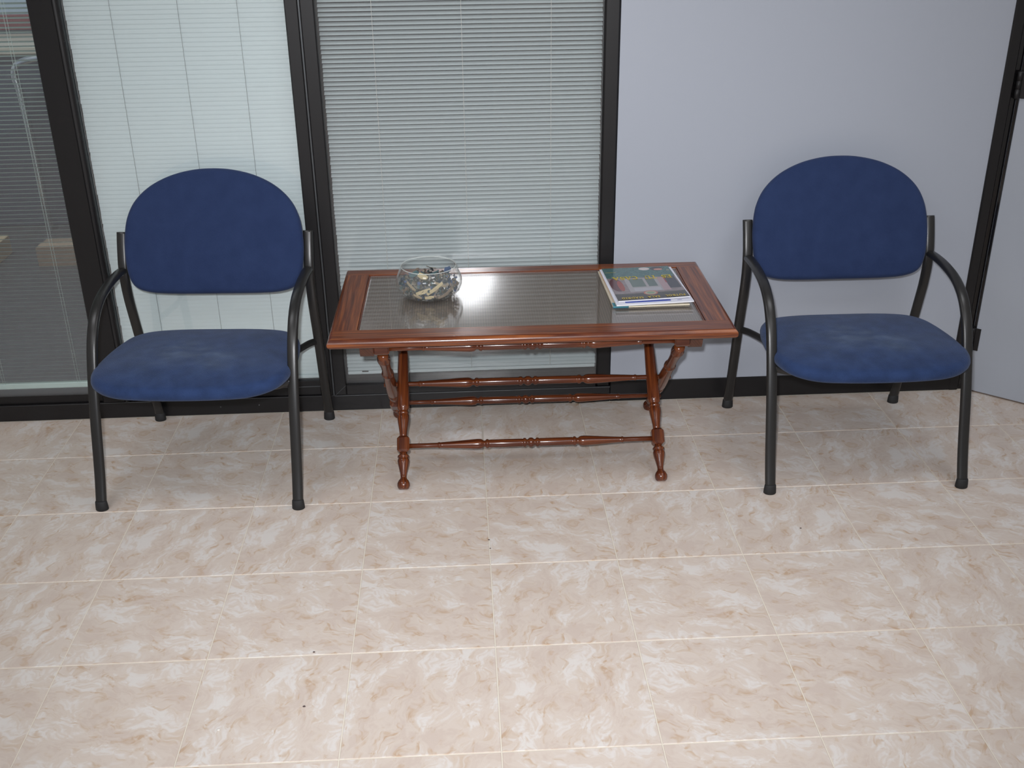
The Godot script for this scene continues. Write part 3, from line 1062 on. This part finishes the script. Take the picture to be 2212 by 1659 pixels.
func bowl() -> void:
	var b := thing("glass_bowl", "low round clear glass bowl holding potpourri on the table's left half", "bowl", BOWL_AT)
	var outer := [[0.058, 0.0], [0.066, 0.001], [0.078, 0.006], [0.090, 0.018], [0.0965, 0.033], [0.0975, 0.045], [0.0945, 0.058], [0.0885, 0.071], [0.0835, 0.081], [0.0815, 0.087], [0.0812, 0.0895]]
	var inner := [[0.0790, 0.0895], [0.0793, 0.087], [0.0813, 0.081], [0.0863, 0.071], [0.0923, 0.058], [0.0953, 0.045], [0.0943, 0.033], [0.0878, 0.019], [0.0760, 0.008], [0.062, 0.0045], [0.0, 0.004]]
	var st := begin(true)
	var prof := [Vector2(0.0, 0.0)]
	for q in outer:
		prof.append(Vector2(q[0], q[1]))
	for q in inner:
		prof.append(Vector2(q[0], q[1]))
	lathe(st, prof, 56, Transform3D.IDENTITY, false)
	obj("bowl_wall", done(st), M.bowl, b)
	st = begin(true)
	var ring := []
	for j in 57:
		var a := TAU * j / 56.0
		ring.append(Vector3(0.0801 * cos(a), 0.0898, 0.0801 * sin(a)))
	tube(st, ring, 0.0012, 0.0012, Vector3.UP, 8)
	var rimm := mat(Color(0.92, 0.95, 0.93), 0.08)
	rimm.transparency = BaseMaterial3D.TRANSPARENCY_ALPHA
	rimm.albedo_color.a = 0.35
	obj("rim", done(st), rimm, b)
	# fine filling nobody could count
	var cols := [Color(0.28, 0.32, 0.38), Color(0.38, 0.35, 0.31), Color(0.50, 0.46, 0.40), Color(0.20, 0.22, 0.24), Color(0.30, 0.37, 0.37), Color(0.47, 0.46, 0.44), Color(0.27, 0.32, 0.43), Color(0.46, 0.40, 0.36)]
	var mm := MultiMesh.new()
	mm.transform_format = MultiMesh.TRANSFORM_3D
	mm.use_colors = true
	var chip := begin(true)
	var rows := []
	for i in 4:
		var row := []
		for j in 4:
			var u := i / 3.0 - 0.5
			var v := j / 3.0 - 0.5
			row.append(Vector3(u * 0.017 * (1.0 - 0.5 * absf(v)), 0.004 * (4.0 * u * u) - 0.003 * v * v * 4.0, v * 0.011))
		rows.append(row)
	grid(chip, rows, false)
	mm.mesh = done(chip)
	mm.instance_count = 520
	for i in mm.instance_count:
		var a := rng.randf() * TAU
		var y := rng.randf_range(0.007, 0.054)
		var rmax := bowl_r(y) - 0.010
		var r := rmax * pow(rng.randf(), 0.36)
		var top := 0.062 - 0.020 * pow(r / 0.09, 2.0) + 0.004 * sin(a * 3.0)
		y = minf(y, top)
		var bs := Basis.from_euler(Vector3(rng.randf() * TAU, rng.randf() * TAU, rng.randf() * TAU)).scaled(Vector3.ONE * rng.randf_range(0.55, 1.0))
		mm.set_instance_transform(i, Transform3D(bs, Vector3(r * cos(a), y, r * sin(a))))
		var c: Color = cols[rng.randi() % cols.size()]
		mm.set_instance_color(i, (c * rng.randf_range(0.7, 1.15)).srgb_to_linear())
	var mi := MultiMeshInstance3D.new()
	mi.name = "potpourri"
	mi.multimesh = mm
	var pm := mat(Color.WHITE, 0.8)
	pm.vertex_color_use_as_albedo = true
	mi.material_override = pm
	add_child(mi)
	mi.position = BOWL_AT
	tag(mi, "blue, grey and brown dried potpourri filling the glass bowl", "potpourri")
	mi.set_meta("kind", "stuff")
	# the larger shavings lying against the glass and on top
	var mats := []
	for c in [Color(0.70, 0.64, 0.50), Color(0.58, 0.52, 0.42), Color(0.50, 0.44, 0.38), Color(0.28, 0.37, 0.38), Color(0.30, 0.36, 0.46)]:
		mats.append(mat(c, 0.75))
	var spots := [[1.35, 0.046, 0.6, 0, 0.056, 0.011], [1.75, 0.038, 0.35, 0, 0.046, 0.012], [1.15, 0.056, -0.5, 1, 0.04, 0.008], [2.2, 0.050, -0.6, 1, 0.038, 0.010], [2.55, 0.030, 0.8, 2, 0.034, 0.009], [0.75, 0.034, 0.5, 2, 0.040, 0.012], [0.45, 0.048, -0.4, 2, 0.036, 0.009], [1.55, 0.018, 0.1, 0, 0.026, 0.010], [2.0, 0.020, -0.3, 1, 0.028, 0.008], [2.9, 0.044, 0.4, 3, 0.030, 0.010], [0.15, 0.036, -0.6, 1, 0.034, 0.010], [1.0, 0.018, 0.2, 2, 0.036, 0.009]]
	for q in spots:
		var y: float = q[1]
		var r := bowl_r(y) - 0.0085
		var dirv := Vector3(cos(q[0]), 0, sin(q[0]))
		var sv := begin(true)
		var rw := []
		for i in 7:
			var u := i / 6.0 - 0.5
			var row := []
			for j in 3:
				var v := j / 2.0 - 0.5
				row.append(Vector3(u * q[4], v * q[5] * (1.0 - 0.5 * absf(u)), -u * u * q[4] * q[4] * 5.0 - 0.003 * v * v))
			rw.append(row)
		grid(sv, rw, false)
		var o := obj("wood_shaving", done(sv), mats[q[3]])
		var basis := Basis(Vector3.UP, atan2(dirv.x, dirv.z)) * Basis(Vector3.BACK, q[2])
		o.transform = Transform3D(basis, BOWL_AT + dirv * r + Vector3(0, y, 0))
		var own: String = {0: "largest pale beige shaving slanting up behind the bowl's front glass", 1: "second pale beige shaving beside the largest one in the bowl", 7: "short pale beige shaving low at the bowl's front, under the largest"}.get(spots.find(q), "curled dry shaving of the potpourri pressed against the bowl's glass")
		tag(o, own, "shaving", "large shavings in the bowl")
	for i in 7:
		var a := i * 0.9 + 0.3
		var r := 0.018 + 0.008 * i
		var sv := begin(true)
		var rw := []
		for k in 6:
			var u := k / 5.0 - 0.5
			var row := []
			for j in 4:
				var v := j / 3.0 - 0.5
				row.append(Vector3(u * 0.030, 0.25 * (u * u + v * v) * 0.03, v * 0.022 * (1.0 - 1.6 * u * u)))
			rw.append(row)
		grid(sv, rw, false, [], true)
		var o := obj("dried_petal", done(sv), mats[[3, 4, 0, 3, 2, 1, 4][i]])
		o.transform = Transform3D(Basis.from_euler(Vector3(0.5 * sin(i * 2.0), i * 1.3, 0.4 * cos(i * 3.0))), BOWL_AT + Vector3(r * cos(a), 0.066 - 0.012 * pow(r / 0.09, 2.0), r * sin(a)))
		tag(o, "cupped dried petal lying on top of the potpourri in the bowl", "petal", "dried petals topping the bowl")


func bowl_r(y: float) -> float:
	var p := [[0.004, 0.060], [0.008, 0.076], [0.019, 0.0878], [0.033, 0.0943], [0.045, 0.0953], [0.058, 0.0923], [0.071, 0.0863], [0.087, 0.0793]]
	for i in p.size() - 1:
		if y <= p[i + 1][0]:
			return lerpf(p[i][1], p[i + 1][1], clampf((y - p[i][0]) / (p[i + 1][0] - p[i][0]), 0.0, 1.0))
	return 0.079


# ======================================================================= magazines
func sheet_block(w: float, d: float, h: float, lift: Callable, face: Material, edge: Material, parent: Node3D, called_face: String) -> void:
	# a limp stack of pages: u to the right, v towards the viewer; lift(u, v) raises it
	var nu := 14
	var nv := 14
	var top := []
	var uvs := []
	var low := []
	for i in nv + 1:
		var row := []
		var ur := []
		var lo := []
		for j in nu + 1:
			var u := float(j) / nu
			var v := float(i) / nv
			var y: float = lift.call(u, v)
			row.append(Vector3((u - 0.5) * w, y + h, (v - 0.5) * d))
			lo.append(Vector3((u - 0.5) * w, y, (v - 0.5) * d))
			ur.append(Vector2(u, v))
		top.append(row)
		low.append(lo)
		uvs.append(ur)
	var st := begin(true)
	grid(st, top, false, uvs, true)
	obj(called_face, done(st), face, parent)
	st = begin(false)
	grid(st, low, false, uvs)
	for j in nu:
		quad(st, low[nv][j], low[nv][j + 1], top[nv][j + 1], top[nv][j])
		quad(st, low[0][j + 1], low[0][j], top[0][j], top[0][j + 1])
	for i in nv:
		quad(st, low[i][0], low[i + 1][0], top[i + 1][0], top[i][0])
		quad(st, low[i + 1][nu], low[i][nu], top[i][nu], top[i + 1][nu])
	obj("pages", done(st), edge, parent)


func soft_rect(im: Image, x0: float, y0: float, x1: float, y1: float, c: Color) -> void:
	im.fill_rect(Rect2i(int(x0), int(y0), int(x1 - x0), int(y1 - y0)), c)


func disc(im: Image, cx: float, cy: float, rx: float, ry: float, c: Color) -> void:
	for y in range(int(cy - ry), int(cy + ry) + 1):
		for x in range(int(cx - rx), int(cx + rx) + 1):
			if x >= 0 and y >= 0 and x < im.get_width() and y < im.get_height() and pow((x - cx) / rx, 2) + pow((y - cy) / ry, 2) <= 1.0:
				im.set_pixel(x, y, c)


func letters(txt: String, font_names: PackedStringArray, weight: int, size_m: float, width_m: float, m: Material, parent: Node3D, xf: Transform3D) -> void:
	var tm := TextMesh.new()
	var f := SystemFont.new()
	f.font_names = font_names
	f.font_weight = weight
	tm.font = f
	tm.text = txt
	tm.font_size = 48
	tm.pixel_size = size_m / 48.0
	tm.depth = 0.0003
	tm.curve_step = 1.0
	var o := obj("lettering", tm, m, parent)
	var w := tm.get_aabb().size.x
	var sx := width_m / w if w > 0.001 else 1.0
	o.transform = xf * Transform3D(Basis.from_scale(Vector3(sx, 1, 1)), Vector3.ZERO)


func magazines() -> void:
	var y0 := TOP - 0.0024
	# lowest: cream brochures with a teal corner
	var t := thing("brochure", "cream paged brochure with a teal corner, lowest of the reading pile", "brochure", Vector3(0.4830, y0, -0.009), 0.020, "reading pile on the table")
	var im := Image.create(64, 64, false, Image.FORMAT_RGB8)
	im.fill(Color(0.78, 0.74, 0.67))
	soft_rect(im, 0, 58, 28, 64, Color(0.22, 0.48, 0.55))
	var fm := mat(Color.WHITE, 0.4)
	fm.albedo_texture = ImageTexture.create_from_image(im)
	sheet_block(0.220, 0.300, 0.0045, func(_u: float, _v: float) -> float: return 0.0, fm, M.cream, t, "cover")
	obj("corner_print", box(Vector3(-0.088, 0.0022, 0.1503), Vector3(0.045, 0.0040, 0.0012)), mat(Color(0.20, 0.47, 0.54), 0.5), t)
	# second: orange spine
	t = thing("magazine", "magazine with an orange brown spine, second from the bottom of the pile", "magazine", Vector3(0.4860, y0 + 0.0046, -0.012), 0.040, "reading pile on the table")
	sheet_block(0.214, 0.284, 0.0036, func(_u: float, _v: float) -> float: return 0.0, M.paper, mat(Color(0.84, 0.76, 0.64), 0.7), t, "cover")
	obj("spine", box(Vector3(-0.1012, 0.0026, 0.0), Vector3(0.0125, 0.0032, 0.282), 0.001), mat(Color(0.72, 0.49, 0.26), 0.4), t)
	# third: white document with a blue bar
	t = thing("document", "white printed document with a blue bar, its near right corner lifting", "document", Vector3(0.4900, y0 + 0.0083, -0.003), 0.035, "reading pile on the table")
	im = Image.create(210, 297, false, Image.FORMAT_RGB8)
	im.fill(Color(0.84, 0.845, 0.89))
	soft_rect(im, 26, 274, 150, 285, Color(0.24, 0.32, 0.66))
	soft_rect(im, 168, 279, 180, 283, Color(0.45, 0.46, 0.66))
	fm = mat(Color.WHITE, 0.45)
	fm.albedo_texture = ImageTexture.create_from_image(im)
	var curl := func(u: float, v: float) -> float:
		return 0.006 * pow(clampf(u * 0.55 + v * 0.6 - 0.45, 0.0, 1.0), 1.5)
	sheet_block(0.222, 0.304, 0.0034, curl, fm, M.paper, t, "front_page")
	# topmost: green magazine, printed upside down to the viewer
	t = thing("magazine", "topmost magazine with green cover and yellow upside down lettering", "magazine", Vector3(0.4890, y0 + 0.0119, -0.012), 0.045, "reading pile on the table")
	im = cover()
	fm = mat(Color.WHITE, 0.22)
	fm.albedo_texture = ImageTexture.create_from_image(im)
	fm.clearcoat_enabled = true
	fm.clearcoat = 0.4
	fm.clearcoat_roughness = 0.1
	var curl2 := func(u: float, v: float) -> float:
		return 0.0100 * pow(clampf(u * 0.55 + v * 0.6 - 0.45, 0.0, 1.0), 1.5) + 0.0006
	var w := 0.2070
	var d := 0.2800
	sheet_block(w, d, 0.0030, curl2, fm, M.paper, t, "cover")
	var yel := mat(Color(0.74, 0.66, 0.20), 0.4)
	var yel2 := mat(Color(0.70, 0.62, 0.30), 0.4)
	# faces up; its top is on the far side of the reader opposite, so it reads upside down here
	var flat := Basis(Vector3(-1, 0, 0), Vector3(0, 0, 1), Vector3(0, 1, 0))
	var hh := func(u: float, v: float) -> float: return curl2.call(u, v) + 0.0031
	for q in [["ES", 0.874, 0.030], ["TU", 0.640, 0.036], ["CASA", 0.270, 0.076]]:
		letters(q[0], PackedStringArray(["Droid Serif"]), 700, 0.036, q[2], yel, t, Transform3D(Basis(Vector3.BACK, 0.006) * flat, Vector3((q[1] - 0.5) * w, hh.call(q[1], 0.33) + 0.0005, -0.046)))
	for q in [["FUTBOL", 0.815, 0.057, 0.024], ["SALA", 0.515, 0.036, 0.020], ["MADRID", 0.215, 0.062, 0.008]]:
		letters(q[0], PackedStringArray(["Droid Sans"]), 700, 0.0185, q[2], yel2, t, Transform3D(Basis(Vector3.BACK, q[3]) * flat, Vector3((q[1] - 0.5) * w, hh.call(q[1] + 0.04, 0.93) + 0.0007, 0.1225)))



func cover() -> Image:
	var W := 420
	var H := 568
	var im := Image.create(W, H, false, Image.FORMAT_RGB8)
	var n := FastNoiseLite.new()
	n.seed = 77
	n.frequency = 0.02
	for y in H:
		for x in W:
			var k := n.get_noise_2d(x, y * 1.5) * 0.06
			var c := Color(0.27 + k, 0.40 + k, 0.40 + k)
			if y > 185 and y < 455:
				c = Color(0.50 + k, 0.46 + k, 0.47 + k)      # a street scene
			if y >= 455:
				c = Color(0.235 + k, 0.225 + k, 0.22 + k)
			im.set_pixel(x, y, c)
	# far strip: faces and a thin rule
	disc(im, 260, 34, 34, 26, Color(0.78, 0.74, 0.73))
	disc(im, 338, 40, 40, 34, Color(0.24, 0.22, 0.24))
	disc(im, 345, 52, 28, 16, Color(0.72, 0.52, 0.46))
	soft_rect(im, 8, 76, 76, 82, Color(0.62, 0.58, 0.30))
	soft_rect(im, 392, 70, 410, 78, Color(0.70, 0.60, 0.50))
	# middle picture: red figure, grey panels, dark doorway
	disc(im, 40, 300, 40, 110, Color(0.36, 0.22, 0.24))
	disc(im, 62, 320, 18, 90, Color(0.55, 0.26, 0.22))
	soft_rect(im, 100, 200, 300, 430, Color(0.60, 0.59, 0.60))
	soft_rect(im, 128, 210, 212, 350, Color(0.36, 0.42, 0.40))
	soft_rect(im, 228, 204, 282, 350, Color(0.34, 0.40, 0.39))
	soft_rect(im, 300, 200, 345, 430, Color(0.62, 0.53, 0.55))
	soft_rect(im, 345, 190, 412, 400, Color(0.22, 0.22, 0.26))
	soft_rect(im, 340, 215, 348, 300, Color(0.55, 0.22, 0.24))
	soft_rect(im, 130, 370, 290, 420, Color(0.64, 0.64, 0.67))
	# near band: round emblem with a red ring
	disc(im, 212, 460, 42, 36, Color(0.66, 0.38, 0.33))
	disc(im, 212, 460, 34, 29, Color(0.62, 0.60, 0.52))
	disc(im, 212, 460, 22, 18, Color(0.48, 0.56, 0.46))
	soft_rect(im, 20, 462, 150, 466, Color(0.40, 0.38, 0.34))
	soft_rect(im, 268, 462, 396, 466, Color(0.40, 0.38, 0.34))
	return im


# ======================================================================= crumbs
func crumbs() -> void:
	var dark := mat(Color(0.30, 0.24, 0.24), 0.8)
	var pale := mat(Color(0.85, 0.83, 0.80), 0.7)
	var q := [[-0.0005, 0.5450, 0.006, dark, "dark crumb on the tile joint in front of the table, farther of two"], [0.0020, 0.5860, 0.005, dark, "dark crumb on the tile joint in front of the table, nearer of two"], [-0.4180, 0.9800, 0.006, dark, "dark crumb on the near left floor, farther of two in line"], [-0.4190, 1.1600, 0.007, dark, "dark crumb on the near left floor, nearer of two in line"], [0.8460, 0.5480, 0.006, dark, "dark crumb on the floor in front of the right chair's inner leg"], [-0.6300, -0.1700, 0.004, pale, "pale speck on the floor between the left chair's back legs"], [-0.7150, -0.0980, 0.003, pale, "palest smallest speck on the floor behind the left chair's middle"], [-0.5900, 1.2200, 0.009, pale, "pale flat crumb nearest the camera on the left floor tiles"]]
	for p in q:
		var st := begin(true)
		var prof := [Vector2(0.0, 0.0), Vector2(p[2] * 0.5, 0.0003), Vector2(p[2] * 0.42, p[2] * 0.2), Vector2(0.0, p[2] * 0.34)]
		lathe(st, prof, 7, Transform3D(Basis.from_euler(Vector3(0, p[0] * 9.0, 0)).scaled(Vector3(1.0, 1.0, 0.7)), Vector3.ZERO), false)
		var o := obj("crumb", done(st), p[3])
		o.position = Vector3(p[0], 0.0, p[1])
		tag(o, p[4], "crumb", "crumbs on the floor")
